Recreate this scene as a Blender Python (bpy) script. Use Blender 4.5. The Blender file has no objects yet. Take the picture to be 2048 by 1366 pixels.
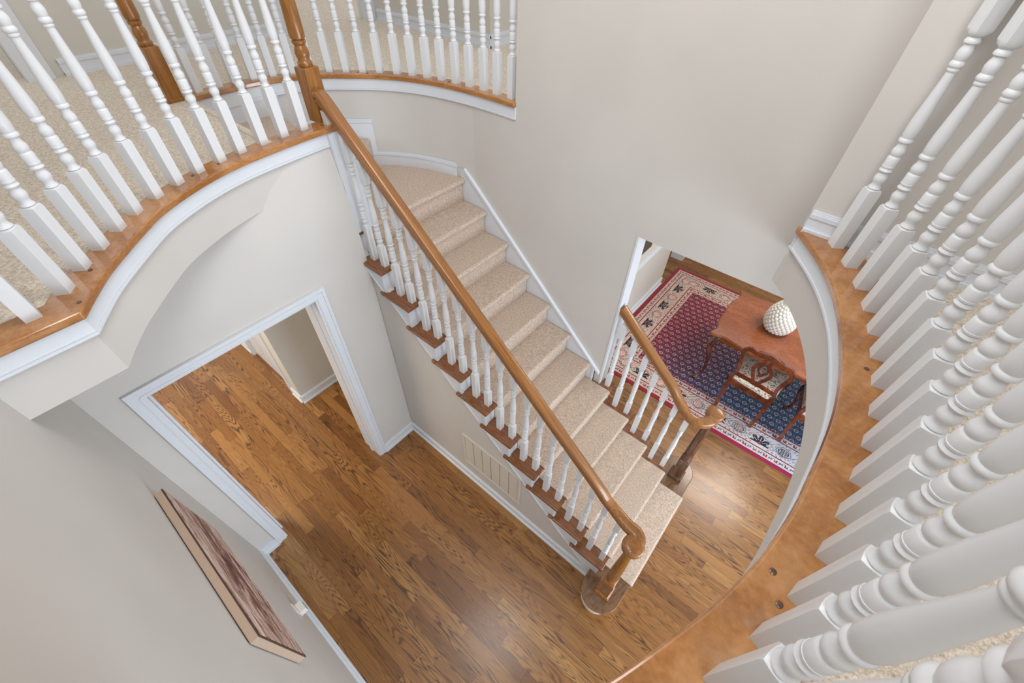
import bpy, bmesh, math, random
import numpy as np
from mathutils import Vector, Matrix
PI = math.pi
C = bpy.context.scene.collection
random.seed(7)

# ------------------------------------------------------------------ camera
cam_d = bpy.data.cameras.new('camera'); cam = bpy.data.objects.new('camera', cam_d); C.objects.link(cam)
bpy.context.scene.camera = cam
cr = Vector((0.76576, 0.64285, 0.018872)); cd = Vector((0.479817, -0.551525, -0.682346)); cf = Vector((-0.428237, 0.531569, -0.730786))
m = Matrix.Identity(4)
for i in range(3):
    m[i][0] = cr[i]; m[i][1] = -cd[i]; m[i][2] = -cf[i]
m.translation = Vector((0, 0, 3.95))
cam.matrix_world = m
cam_d.sensor_width = 36.0; cam_d.lens = 15.146; cam_d.clip_start = 0.01; cam_d.clip_end = 100
cam_d.dof.use_dof = True; cam_d.dof.focus_distance = 3.4; cam_d.dof.aperture_fstop = 13.0

# ------------------------------------------------------------------ world, lamps, exposure
sc = bpy.context.scene
w = bpy.data.worlds.new('world'); sc.world = w; w.use_nodes = True
wn = w.node_tree; bg = wn.nodes['Background']
bg.inputs['Color'].default_value = (1.0, 0.985, 0.965, 1); bg.inputs['Strength'].default_value = 0.74

def area(name, loc, direction, sx, sy, power, col):
    l = bpy.data.lights.new(name, 'AREA'); l.shape = 'RECTANGLE'; l.size = sx; l.size_y = sy
    l.energy = power; l.color = col
    o = bpy.data.objects.new(name, l); C.objects.link(o); o.location = loc
    o.rotation_euler = Vector(direction).to_track_quat('-Z', 'Y').to_euler()
    return o
area('door_daylight', (3.0, 1.5, 1.25), (-1, 0.1, -0.12), 2.6, 2.2, 112, (0.76, 0.88, 1.0))
area('upper_fill', (0.2, -0.3, 5.3), (-0.55, 0.6, -0.55), 1.6, 1.0, 48, (0.97, 0.985, 1.0))  # unseen fill added above the void to brighten the stair walls
area('hall_lamp', (-3.8, -0.95, 2.5), (0, 0.25, -1), 1.4, 0.5, 38, (1.0, 0.82, 0.56)).data.specular_factor = 0.15
def lamp(name, loc, power, col, rad):
    l = bpy.data.lights.new(name, 'POINT'); l.energy = power; l.color = col; l.shadow_soft_size = rad
    o = bpy.data.objects.new(name, l); C.objects.link(o); o.location = loc; return o
lamp('chandelier_light', (-0.95, 0.95, 5.2), 56, (1.0, 0.965, 0.92), 0.5)
area('dining_fill', (0.6, 4.4, 2.6), (0, 0, -1), 1.0, 0.8, 26, (1.0, 0.90, 0.78))  # added fill for the dining room, no fixture hangs here
vs = sc.view_settings
vs.view_transform = 'Standard'; vs.look = 'None'; vs.gamma = 1.0; vs.use_curve_mapping = False
vs.exposure = 0.38

# ------------------------------------------------------------------ helpers
def tag(o, label=None, cat=None, group=None, kind=None):
    if label: o['label'] = label
    if cat: o['category'] = cat
    if group: o['group'] = group
    if kind: o['kind'] = kind
    return o
def empty(name, loc=(0, 0, 0), label=None, cat=None, group=None):
    o = bpy.data.objects.new(name, None); C.objects.link(o); o.location = loc; o.empty_display_size = 0.1
    return tag(o, label, cat, group)
def obj(name, bm, mat, parent=None, smooth=False, recalc=True):
    if recalc: bmesh.ops.recalc_face_normals(bm, faces=bm.faces)
    me = bpy.data.meshes.new(name); bm.to_mesh(me); bm.free()
    if smooth:
        me.polygons.foreach_set('use_smooth', [True] * len(me.polygons))
    mats = mat if isinstance(mat, (list, tuple)) else [mat]
    for k in mats: me.materials.append(k)
    o = bpy.data.objects.new(name, me); C.objects.link(o)
    if parent is not None:
        o.parent = parent
        # parts are modelled in world space
        o.matrix_parent_inverse = Matrix.Translation(-Vector(total_loc(parent)))
    return o
def total_loc(p):
    # meshes made by obj() already sit at the world origin, whatever they hang under
    return Vector(p.location) if p.type == 'EMPTY' else Vector((0, 0, 0))
def auto(o, ang=35):
    me = o.data
    me.polygons.foreach_set('use_smooth', [True] * len(me.polygons))
    bm = bmesh.new(); bm.from_mesh(me)
    for e in bm.edges:
        if len(e.link_faces) == 2 and e.calc_face_angle(0) > math.radians(ang): e.smooth = False
        elif len(e.link_faces) != 2: e.smooth = False
    bm.to_mesh(me); bm.free(); return o
def bevel(o, wdt=0.003, seg=2, ang=40):
    md = o.modifiers.new('bevel', 'BEVEL'); md.width = wdt; md.segments = seg; md.limit_method = 'ANGLE'; md.angle_limit = math.radians(ang)
    md.harden_normals = False
    return o
def struct(name, bm, mat, parent=None, label=None, cat=None, smooth=False):
    o = obj(name, bm, mat, parent, smooth)
    if parent is None:
        o['kind'] = 'structure'
        tag(o, label, cat)
    return o
def NB(): return bmesh.new()
def box(bm, x0, x1, y0, y1, z0, z1, mi=0):
    vs_ = [bm.verts.new(p) for p in ((x0, y0, z0), (x1, y0, z0), (x1, y1, z0), (x0, y1, z0), (x0, y0, z1), (x1, y0, z1), (x1, y1, z1), (x0, y1, z1))]
    for f in ((0, 3, 2, 1), (4, 5, 6, 7), (0, 1, 5, 4), (1, 2, 6, 5), (2, 3, 7, 6), (3, 0, 4, 7)):
        bm.faces.new([vs_[i] for i in f]).material_index = mi
    return vs_
def prism(bm, pts, z0, z1, mi=0):
    """vertical prism over a plan polygon"""
    a = [bm.verts.new((p[0], p[1], z0)) for p in pts]; b = [bm.verts.new((p[0], p[1], z1)) for p in pts]
    n = len(pts)
    bm.faces.new(a[::-1]).material_index = mi; bm.faces.new(b).material_index = mi
    for i in range(n):
        j = (i + 1) % n
        bm.faces.new((a[i], a[j], b[j], b[i])).material_index = mi
def slab_xz(bm, pts, y0, y1, mi=0):
    a = [bm.verts.new((p[0], y0, p[1])) for p in pts]; b = [bm.verts.new((p[0], y1, p[1])) for p in pts]
    n = len(pts)
    bm.faces.new(a).material_index = mi; bm.faces.new(b[::-1]).material_index = mi
    for i in range(n):
        j = (i + 1) % n
        bm.faces.new((a[i], b[i], b[j], a[j])).material_index = mi
def ribbon(bm, inner, outer, z0, z1, mi=0):
    """curved wall between two plan polylines of equal length"""
    n = len(inner)
    V = [[bm.verts.new((p[0], p[1], z)) for p in pl] for pl in (inner, outer) for z in (z0, z1)]
    i0, i1, o0, o1 = V
    for k in range(n - 1):
        for q in ((i0[k], i0[k + 1], i1[k + 1], i1[k]), (o0[k + 1], o0[k], o1[k], o1[k + 1]), (i1[k], i1[k + 1], o1[k + 1], o1[k]), (i0[k + 1], i0[k], o0[k], o0[k + 1])):
            bm.faces.new(q).material_index = mi
    for k in (0, n - 1):
        bm.faces.new((i0[k], i1[k], o1[k], o0[k])).material_index = mi
def smooth_path(P, step=0.03, dim=2):
    """Catmull-Rom resampled at even steps"""
    P = [np.array(p, float) for p in P]
    Q = [2 * P[0] - P[1]] + P + [2 * P[-1] - P[-2]]
    out = []
    for i in range(1, len(Q) - 2):
        a, b, c, d = Q[i - 1:i + 3]
        for t in np.linspace(0, 1, 24, endpoint=False):
            out.append(0.5 * ((2 * b) + (-a + c) * t + (2 * a - 5 * b + 4 * c - d) * t * t + (-a + 3 * b - 3 * c + d) * t ** 3))
    out.append(P[-1])
    out = np.array(out); s = np.r_[0, np.cumsum(np.linalg.norm(np.diff(out, axis=0), axis=1))]
    n = max(2, int(round(s[-1] / step)) + 1); t = np.linspace(0, s[-1], n)
    return np.stack([np.interp(t, s, out[:, k]) for k in range(out.shape[1])], 1)
def offset(P, d):
    P = np.array(P)[:, :2]; T = np.gradient(P, axis=0); T /= np.linalg.norm(T, axis=1)[:, None]
    N = np.stack([-T[:, 1], T[:, 0]], 1)
    return P + N * d
def along(P, s):
    L = np.r_[0, np.cumsum(np.linalg.norm(np.diff(P, axis=0), axis=1))]
    p = np.array([np.interp(s, L, P[:, k]) for k in range(P.shape[1])])
    q = np.array([np.interp(min(s + .01, L[-1]), L, P[:, k]) for k in range(P.shape[1])]) - np.array([np.interp(max(s - .01, 0), L, P[:, k]) for k in range(P.shape[1])])
    return p, math.atan2(q[1], q[0])
def nearest_s(P, p):
    L = np.r_[0, np.cumsum(np.linalg.norm(np.diff(P, axis=0), axis=1))]
    t = np.linspace(0, L[-1], 4000)
    Q = np.stack([np.interp(t, L, P[:, k]) for k in range(P.shape[1])], 1)
    return float(t[int(np.argmin(np.linalg.norm(Q - np.array(p), axis=1)))])
def rings(bm, R, n=16, cx=0, cy=0, rot=0.0, mi=0, cap=True):
    """R: list of (z, r, squareness 0..1) -> lofted turned piece"""
    prev = None; first = None
    for (z, r, sq) in R:
        ring = []
        for k in range(n):
            a = 2 * PI * k / n + PI / 4
            rr = r / max(abs(math.cos(a)), abs(math.sin(a)))
            rr = sq * rr + (1 - sq) * r
            ring.append(bm.verts.new((cx + rr * math.cos(a + rot), cy + rr * math.sin(a + rot), z)))
        if prev:
            for k in range(n):
                bm.faces.new((prev[k], prev[(k + 1) % n], ring[(k + 1) % n], ring[k])).material_index = mi
        else: first = ring
        prev = ring
    if cap:
        bm.faces.new(first[::-1]).material_index = mi; bm.faces.new(prev).material_index = mi
def sweep(bm, path, prof, up=(0, 0, 1), cap=True, mi=0, scales=None, closed=False, flat=False):
    """prof: list of (side, up) ; path: Nx3"""
    P = [Vector(p) for p in path]; prev = None; up = Vector(up); first = None
    n = len(P)
    for i, p in enumerate(P):
        if closed: t = (P[(i + 1) % n] - P[i - 1]).normalized()
        else: t = (P[min(i + 1, n - 1)] - P[max(i - 1, 0)]).normalized()
        s = t.cross(up).normalized(); u = s.cross(t).normalized()
        k = scales[i] if scales is not None else 1.0
        ring = [bm.verts.new(p + s * a * k + u * b * (k if not flat else 1.0)) for a, b in prof]
        if prev:
            m_ = len(ring)
            for j in range(m_): bm.faces.new((prev[j], prev[(j + 1) % m_], ring[(j + 1) % m_], ring[j])).material_index = mi
        else: first = ring
        prev = ring
    if closed:
        m_ = len(first)
        for j in range(m_): bm.faces.new((prev[j], prev[(j + 1) % m_], first[(j + 1) % m_], first[j])).material_index = mi
    elif cap:
        bm.faces.new(first[::-1]).material_index = mi; bm.faces.new(prev).material_index = mi
def circ(r, n=10, ry=None): return [(r * math.cos(2 * PI * k / n), (ry or r) * math.sin(2 * PI * k / n)) for k in range(n)]

# ------------------------------------------------------------------ materials
class N:
    def __init__(s, name, rough=0.5, spec=0.5):
        s.m = bpy.data.materials.new(name); s.m.use_nodes = True; s.t = s.m.node_tree
        s.b = s.t.nodes['Principled BSDF']; s.b.inputs['Roughness'].default_value = rough
        s.b.inputs['Specular IOR Level'].default_value = spec
    def n(s, typ, **kw):
        nd = s.t.nodes.new(typ)
        for k, v in kw.items():
            if k.startswith('i_'):
                key = k[2:]; key = int(key) if key.isdigit() else key.replace('_', ' ')
                if hasattr(v, 'is_output') or isinstance(v, bpy.types.NodeSocket): s.t.links.new(v, nd.inputs[key])
                else: nd.inputs[key].default_value = v
            else: setattr(nd, k, v)
        return nd
    def math(s, op, a, b=0.0, c=0.0):
        nd = s.t.nodes.new('ShaderNodeMath'); nd.operation = op
        for i, v in enumerate((a, b, c)):
            if isinstance(v, bpy.types.NodeSocket): s.t.links.new(v, nd.inputs[i])
            else: nd.inputs[i].default_value = v
        return nd.outputs[0]
    def ramp(s, fac, stops, interp='LINEAR'):
        nd = s.t.nodes.new('ShaderNodeValToRGB'); nd.color_ramp.interpolation = interp
        e = nd.color_ramp.elements
        while len(e) < len(stops): e.new(0.5)
        for el, (p, c) in zip(e, stops): el.position = p; el.color = (*c, 1)
        s.t.links.new(fac, nd.inputs[0]); return nd.outputs[0]
    def mix(s, fac, a, b, mode='MIX'):
        nd = s.t.nodes.new('ShaderNodeMix'); nd.data_type = 'RGBA'; nd.blend_type = mode
        for sock, v in ((nd.inputs[0], fac), (nd.inputs[6], a), (nd.inputs[7], b)):
            if isinstance(v, bpy.types.NodeSocket): s.t.links.new(v, sock)
            else: sock.default_value = v if not isinstance(v, tuple) else (*v[:3], 1)
        return nd.outputs[2]
    def obj(s): return s.t.nodes.new('ShaderNodeTexCoord').outputs['Object']
    def mapping(s, vec, scale=(1, 1, 1), rot=(0, 0, 0), loc=(0, 0, 0)):
        nd = s.n('ShaderNodeMapping'); s.t.links.new(vec, nd.inputs['Vector'])
        nd.inputs['Scale'].default_value = scale; nd.inputs['Rotation'].default_value = rot; nd.inputs['Location'].default_value = loc
        return nd.outputs[0]
    def noise(s, vec, scale=5, detail=3, rough=0.5, dist=0.0):
        nd = s.n('ShaderNodeTexNoise'); s.t.links.new(vec, nd.inputs['Vector'])
        nd.inputs['Scale'].default_value = scale; nd.inputs['Detail'].default_value = detail; nd.inputs['Roughness'].default_value = rough; nd.inputs['Distortion'].default_value = dist
        return nd.outputs['Fac']
    def col(s, v): 
        if isinstance(v, bpy.types.NodeSocket): s.t.links.new(v, s.b.inputs['Base Color'])
        else: s.b.inputs['Base Color'].default_value = (*v, 1)
        return s
    def bump(s, h, strength=0.3, dist=0.01):
        nd = s.n('ShaderNodeBump'); nd.inputs['Strength'].default_value = strength; nd.inputs['Distance'].default_value = dist
        s.t.links.new(h, nd.inputs['Height']); s.t.links.new(nd.outputs[0], s.b.inputs['Normal']); return s
def srgb(r, g, b):
    f = lambda c: (c / 255 / 12.92) if c / 255 <= 0.04045 else ((c / 255 + 0.055) / 1.055) ** 2.4
    return (f(r), f(g), f(b))

def paint(name, c, rough=0.55, var=0.02, spec=0.35):
    k = N(name, rough, spec); v = k.noise(k.obj(), 2.5, 2)
    a = tuple(x * (1 - var) for x in c); b = tuple(min(1, x * (1 + var)) for x in c)
    k.col(k.ramp(v, [(0.35, a), (0.65, b)])); k.bump(k.noise(k.obj(), 180, 2), 0.03, 0.001)
    return k.m
M_WALL = paint('wall_paint_beige', srgb(204, 201, 197))
M_WALLU = paint('wall_paint_hall', srgb(203, 200, 193))
M_TRIM = paint('trim_paint_white', srgb(216, 221, 228), 0.32, 0.01, 0.5)
M_BAL = paint('baluster_paint_white', srgb(217, 220, 224), 0.3, 0.012, 0.4)
M_CREAM = paint('riser_paint_cream', srgb(236, 224, 206), 0.4)
M_DARK = paint('dark_gap', (0.02, 0.018, 0.015), 0.8)
M_GROUT = paint('vent_groove_grey', srgb(158, 150, 140), 0.7)

def wood(name, c_dark, c_mid, c_light, scale=(1.2, 12, 12), rough=0.28, knots=False, lines=38.0, spec=0.5, coat=0.3, slope=0.0, contrast=1.0):
    k = N(name, rough, spec); o = k.obj()
    if slope: o = k.mapping(o, (1, 1, 1), (0, -math.atan(slope), 0))
    v = k.mapping(o, scale)
    n1 = k.noise(v, 1.6, 4, 0.55, 0.6)
    rings_ = k.math('SINE', k.math('MULTIPLY', n1, lines))
    fine = k.noise(k.mapping(o, tuple(x * 9 for x in scale)), 2.0, 3, 0.6)
    f = k.math('ADD', k.math('MULTIPLY', rings_, 0.16 * contrast), k.math('MULTIPLY', fine, 0.75 * contrast))
    f = k.math('ADD', f, 0.5 - 0.375 * contrast)
    c = k.ramp(f, [(0.22, c_dark), (0.5, c_mid), (0.78, c_light)])
    big = k.noise(o, 3.0, 2)
    c = k.mix(k.math('MULTIPLY', big, 0.5), c, c_dark)
    if knots:
        kn = k.n('ShaderNodeTexVoronoi'); k.t.links.new(o, kn.inputs['Vector']); kn.inputs['Scale'].default_value = 2.6
        kf = k.ramp(kn.outputs['Distance'], [(0.02, (1, 1, 1)), (0.07, (0, 0, 0))])
        c = k.mix(kf, c, tuple(x * 0.35 for x in c_dark))
    k.col(c); k.b.inputs['Coat Weight'].default_value = coat; k.b.inputs['Coat Roughness'].default_value = 0.12
    k.bump(f, 0.05, 0.002)
    return k.m
M_RAIL = wood('handrail_wood', srgb(102, 62, 28), srgb(158, 104, 52), srgb(186, 130, 72), (.5, 16, 16), 0.22, slope=.86, contrast=.6)
M_NOSE = wood('nosing_wood', srgb(130, 82, 38), srgb(180, 122, 66), srgb(206, 154, 98), (3.0, 3.4, 10), 0.14, False, 12.0, coat=.8, contrast=.75)
M_TREAD = wood('tread_wood', srgb(90, 50, 24), srgb(138, 86, 48), srgb(162, 108, 66), (1.6, 14, 10), 0.2, contrast=.7)
M_NEWEL = wood('newel_wood', srgb(102, 62, 24), srgb(158, 104, 44), srgb(184, 128, 62), (9, 9, 1.0), 0.28, contrast=.6)
M_NEWELD = wood('newel_wood_dark', srgb(60, 38, 26), srgb(106, 72, 50), srgb(132, 96, 70), (9, 9, 1.2), 0.3)
M_STEP = wood('starting_step_wood', srgb(82, 56, 36), srgb(120, 88, 62), srgb(142, 108, 80), (4, 1.5, 8), 0.2, contrast=.7)
M_TABLE = wood('table_wood', srgb(108, 54, 28), srgb(156, 88, 50), srgb(186, 120, 76), (2.2, 5, 8), 0.14, False, 8.0, 0.6, 0.6, contrast=.7)
M_CHAIR = wood('chair_wood', srgb(60, 24, 12), srgb(112, 52, 28), srgb(150, 78, 46), (6, 6, 6), 0.2, False, 12.0, 0.6, 0.5)
M_SHADE = wood('shutter_dark_wood', srgb(50, 46, 36), srgb(78, 74, 60), srgb(104, 98, 82), (4, 4, 20), 0.5)

def oak_floor():
    k = N('oak_strip_floor', 0.3, 0.5); o = k.obj()
    sep = k.n('ShaderNodeSeparateXYZ'); k.t.links.new(o, sep.inputs[0])
    X, Y = sep.outputs[0], sep.outputs[1]
    wd = 0.083
    ry = k.math('DIVIDE', Y, wd); row = k.math('FLOOR', ry); fy = k.math('FRACT', ry)
    wn1 = k.n('ShaderNodeTexWhiteNoise', noise_dimensions='1D'); k.t.links.new(row, wn1.inputs['W'])
    L = k.math('ADD', k.math('MULTIPLY', wn1.outputs['Value'], 0.5), 0.62)
    rx = k.math('ADD', k.math('DIVIDE', X, L), k.math('MULTIPLY', wn1.outputs['Value'], 37.3)); colm = k.math('FLOOR', rx); fx = k.math('FRACT', rx)
    idv = k.n('ShaderNodeCombineXYZ'); k.t.links.new(row, idv.inputs[0]); k.t.links.new(colm, idv.inputs[1])
    wn2 = k.n('ShaderNodeTexWhiteNoise', noise_dimensions='3D'); k.t.links.new(idv.outputs[0], wn2.inputs['Vector'])
    pr = wn2.outputs['Value']
    # grain: contours of a stretched noise shifted per board -> cathedral figure
    gv = k.n('ShaderNodeCombineXYZ')
    k.t.links.new(k.math('MULTIPLY', X, 0.72), gv.inputs[0]); k.t.links.new(k.math('MULTIPLY', Y, 9.5), gv.inputs[1]); k.t.links.new(k.math('MULTIPLY', pr, 61.0), gv.inputs[2])
    n1 = k.noise(gv.outputs[0], 1.25, 2, 0.35, 0.25)
    wob = k.noise(k.mapping(o, (14, 60, 1)), 1.0, 2, 0.5)
    ph = k.math('ADD', k.math('MULTIPLY', n1, 150.0), k.math('MULTIPLY', wob, 1.6))
    s_ = k.math('ADD', k.math('MULTIPLY', k.math('SINE', ph), 0.5), 0.5)
    line = k.math('POWER', s_, 2.8)
    msk = k.ramp(k.noise(k.mapping(gv.outputs[0], (0.7, 0.6, 1)), 1.0, 1), [(0.30, (0.28,) * 3), (0.6, (1, 1, 1))])
    line = k.math('MULTIPLY', line, msk)
    fine = k.noise(k.mapping(o, (9, 260, 1)), 1.0, 3, 0.7)
    base = k.ramp(pr, [(0.0, srgb(124, 78, 34)), (0.15, srgb(150, 100, 48)), (0.55, srgb(160, 110, 56)), (0.85, srgb(172, 122, 66)), (1.0, srgb(186, 138, 80))])
    base = k.mix(k.math('MULTIPLY', fine, 0.5), base, srgb(104, 64, 28))
    c = k.mix(k.math('MULTIPLY', line, 0.88), base, srgb(58, 30, 10))
    # seams between boards
    ey = k.math('MINIMUM', fy, k.math('SUBTRACT', 1.0, fy)); sy = k.math('LESS_THAN', ey, 0.012)
    ex = k.math('MULTIPLY', k.math('MINIMUM', fx, k.math('SUBTRACT', 1.0, fx)), L); sx = k.math('LESS_THAN', ex, 0.0012)
    seam = k.math('MAXIMUM', sy, sx)
    c = k.mix(k.math('MULTIPLY', seam, 0.75), c, srgb(48, 26, 12))
    k.col(c)
    k.t.links.new(k.math('ADD', k.math('MULTIPLY', fine, 0.12), 0.22), k.b.inputs['Roughness'])
    k.b.inputs['Coat Weight'].default_value = 0.35; k.b.inputs['Coat Roughness'].default_value = 0.18
    k.bump(k.math('SUBTRACT', 1.0, k.math('ADD', k.math('MULTIPLY', line, 0.3), seam)), 0.12, 0.002)
    return k.m
M_OAK = oak_floor()

def carpet(name, c0, c1, c2, scale=150):
    k = N(name, 0.95, 0.1); o = k.obj()
    f = k.noise(o, scale * 1.6, 3, 0.65); g = k.noise(o, scale * 0.6, 2, 0.6); h = k.noise(o, 3.5, 2)
    v = k.math('ADD', k.math('MULTIPLY', f, 0.55), k.math('MULTIPLY', g, 0.45))
    c = k.ramp(v, [(0.34, c0), (0.5, c1), (0.64, c2)])
    c = k.mix(k.math('MULTIPLY', h, 0.25), c, c1)
    k.col(c); k.b.inputs['Sheen Weight'].default_value = 0.25
    k.bump(v, 0.9, 0.008); return k.m
M_CARPET = carpet('stair_carpet', srgb(148, 128, 110), srgb(202, 181, 163), srgb(232, 216, 202), 150)
M_CARPETU = carpet('landing_carpet', srgb(164, 146, 126), srgb(216, 203, 186), srgb(246, 238, 226), 140)
M_CARPETG = M_CARPETU

# ------------------------------------------------------------------ measurements
R_ = 0.1944; T_ = 0.23095; XS = 0.1878
def nx(i): return XS - (i - 1) * T_
ZU = 3.0; ZS = 2.715
YW = 2.28              # wall beside the stairs
X0 = -2.307            # wall with the cased opening
YL = -0.405            # left wall
LN = smooth_path([(-2.362, 1.375), (-2.358, 1.15), (-2.345, .966), (-2.318, .757), (-2.268, .582), (-2.197, .427), (-2.126, .311), (-2.043, .218), (-1.942, .118), (-1.847, .03), (-1.749, -.042), (-1.661, -.10)])
FN = smooth_path([(-3.375, .90), (-3.385, 1.014), (-3.39, 1.174), (-3.375, 1.40), (-3.30, 1.63), (-3.20, 1.785), (-3.071, 1.907), (-2.912, 2.04), (-2.718, 2.145), (-2.49, 2.215), (-2.242, 2.25), (-2.04, 2.258), (-1.858, 2.258)])
RN = smooth_path([(-.088, 1.965), (.008, 1.838), (.072, 1.737), (.122, 1.638), (.161, 1.543), (.191, 1.449), (.224, 1.314), (.243, 1.215), (.256, 1.111), (.261, 1.02), (.261, .925), (.258, .838), (.254, .741), (.243, .649), (.226, .553), (.204, .473), (.172, .375), (.091, .18), (.02, .05), (-.05, -.06), (-.10, -.20), (-.11, YL)])
# sides: left curve runs +y -> -y, land lies on the right hand (offset negative)
Lo = lambda d: offset(LN, -d)
Fo = lambda d: offset(FN, d)
Ro = lambda d: offset(RN, d)

# ------------------------------------------------------------------ the setting
def inland(d):
    P = Lo(d)
    last = np.array([-1.661 - d, -.10 - .535 * d])
    keep = [p for p in P[:-1] if (p[0] - P[-1][0]) ** 2 + (p[1] - P[-1][1]) ** 2 > (.35 * d) ** 2 and p[1] > last[1]]
    return np.array(keep + [last, [-1.657 - d, YL]])
def pair(fn, a, b):
    """two offsets of a path with the same number of points"""
    A, B = fn(a), fn(b)
    n = 90
    def rs(P):
        s = np.r_[0, np.cumsum(np.linalg.norm(np.diff(P, axis=0), axis=1))]; return s
    # resample both against the normalised arc length, corners kept for the left side
    if fn is inland:
        ca, cb = len(A) - 2, len(B) - 2
        out = []
        for P, c in ((A, ca), (B, cb)):
            s = rs(P[:c + 1]); t = np.linspace(0, s[-1], n)
            q = np.stack([np.interp(t, s, P[:c + 1, k]) for k in (0, 1)], 1)
            out.append(np.vstack([q, P[c + 1]]))
        return out
    return A, B

b = NB(); box(b, -6.5, 4.2, -1.6, 7.0, -.1, 0)
struct('floor', b, M_OAK)

b = NB(); box(b, -2.307, 3.2, YL - .12, YL, 0, 5.4); box(b, -4.54, -2.307, YL - .12, YL, 2.72, 5.4)
struct('wall_left', b, M_WALL)
# wall with the cased opening to the back hall; its upper part leans back a little to meet the floor edge above
DY0, DY1, DZ = -.205, .822, 2.066
XB = X0 - .22
b = NB()
box(b, XB, X0, YL - .12, DY0, 0, DZ); box(b, XB, X0, DY1, 1.245, 0, DZ); box(b, XB, X0, YL - .12, 1.245, DZ, 2.16)
lean = [(X0 - .088 * t * t, 2.16 + .808 * t) for t in np.linspace(0, 1, 15)]
slab_xz(b, lean + [(XB, 2.968), (XB, 2.16)], YL - .12, 1.245)
auto(struct('wall_back', b, M_WALL), 25)

def LZ(x): return 1.073 - .895 * (x + 1.214)
b = NB(); slab_xz(b, [(-2.45, 0), (-.075, 0), (-.075, LZ(-.075) + .03), (-2.45, LZ(-2.45) + .05)], 1.247, 1.30)
struct('wall_understair', b, M_WALL)

DX = -.857; HZ = 2.455
b = NB()
box(b, -2.47, -1.862, YW, YW + .12, 0, 2.968); box(b, -1.862, DX, YW, YW + .12, 0, 5.4)
box(b, DX, -.04, YW, YW + .12, HZ, 5.4); box(b, -.04, 3.2, YW, YW + .12, HZ, 2.72)
struct('wall_stair', b, M_WALL)
b = NB(); box(b, -.072, 3.2, 1.962, YW + .12, 2.72, 5.4)
struct('wall_right_hall', b, M_WALL)

b = NB(); box(b, 1.62, 1.74, YL, 1.962, ZU, 5.4)  # unseen wall added to block side light from the right balusters
struct('wall_right_blocker', b, M_WALL)
b = NB(); box(b, .30, 1.75, YL, 1.962, 5.4, 5.5)  # unseen ceiling over this hall only, added to dim the right landing
struct('ceiling_right_blocker', b, M_WALL)
i_, o_ = pair(Fo, .03, .12)
b = NB(); ribbon(b, i_, o_, 1.9, 2.968)
auto(struct('wall_stair_curve', b, M_WALL))
# fascias (bulkheads) below the landings
i_, o_ = pair(inland, .03, .09)
b = NB(); ribbon(b, i_, o_, ZS, 2.968)
auto(struct('wall_landing_left', b, M_WALL))
i_, o_ = pair(Ro, .03, .09)
b = NB(); ribbon(b, i_, o_, ZS, 2.968)
auto(struct('wall_landing_right', b, M_WALL))

# landing slabs: painted soffit below, carpet above
def slab_poly(d_in, d_far, yt):
    L = [tuple(p) for p in inland(d_in) if p[1] < yt]
    F = [tuple(p) for p in Fo(d_far)]
    P = [(L[0][0], yt)] + L + [(-7.2, YL), (-7.2, 5.0), (-.9, 5.0), (-.9, YW + .12), (-1.862, YW + .12), (-1.862, F[-1][1])]
    P += F[::-1] + [(F[0][0], yt)]
    return P
b = NB(); prism(b, slab_poly(.06, .08, .955), ZS, 2.972)
struct('ceiling_left', b, M_WALL)
b = NB(); prism(b, slab_poly(.11, .09, .94), 2.972, 2.992)
struct('floor_landing_left', b, M_CARPETU)
R6 = [tuple(p) for p in Ro(.06)]
b = NB(); prism(b, R6 + [(3.2, YL), (3.2, 1.97), (R6[0][0], 1.97)], ZS, 2.972)
struct('ceiling_right', b, M_WALL)
R6 = [tuple(p) for p in Ro(.165)]
b = NB(); prism(b, R6 + [(1.6, YL), (1.6, 1.965), (R6[0][0], 1.965)], 2.972, 2.992)
struct('floor_landing_right', b, M_CARPETG)

# white fascia boards and their bead
tn = [0]
def trim(bm, mat=None, **k):
    tn[0] += 1
    return struct('trim_%d' % tn[0], bm, mat or M_TRIM, **k)
for fn in (inland, Fo, Ro):
    b = NB()
    i_, o_ = pair(fn, .016, .031); ribbon(b, i_, o_, 2.905, 2.969)
    i_, o_ = pair(fn, .010, .031); ribbon(b, i_, o_, 2.897, 2.906)
    trim(b)
# oak nosings on the landing edges, with wooden plugs
def nosing(fn, wdt, label, plugs):
    b = NB(); i_, o_ = pair(fn, 0.0, wdt)
    ribbon(b, i_, o_, 2.968, ZU)
    tn[0] += 1
    o = struct('trim_%d' % tn[0], b, M_NOSE); bevel(o, .007, 3, 50)
    b = NB()
    for (s, d) in plugs:
        P = fn(d); p, a = along(P, s)
        rings(b, [(ZU - .002, .0075, 0), (ZU + .0015, .0075, 0), (ZU + .0025, .005, 0)], 12, p[0], p[1])
    obj('wood_plug', b, M_NEWELD, o)
nosing(inland, .125, 'left', [(.12, .05), (.72, .06), (.86, .075), (1.55, .05), (1.7, .02)])
nosing(Fo, .10, 'far', [(1.2, .045), (1.25, .02), (1.9, .05), (2.55, .04)])
nosing(Ro, .175, 'right', [(.07, .06), (.80, .06), (1.52, .03), (1.60, .07)])

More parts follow.
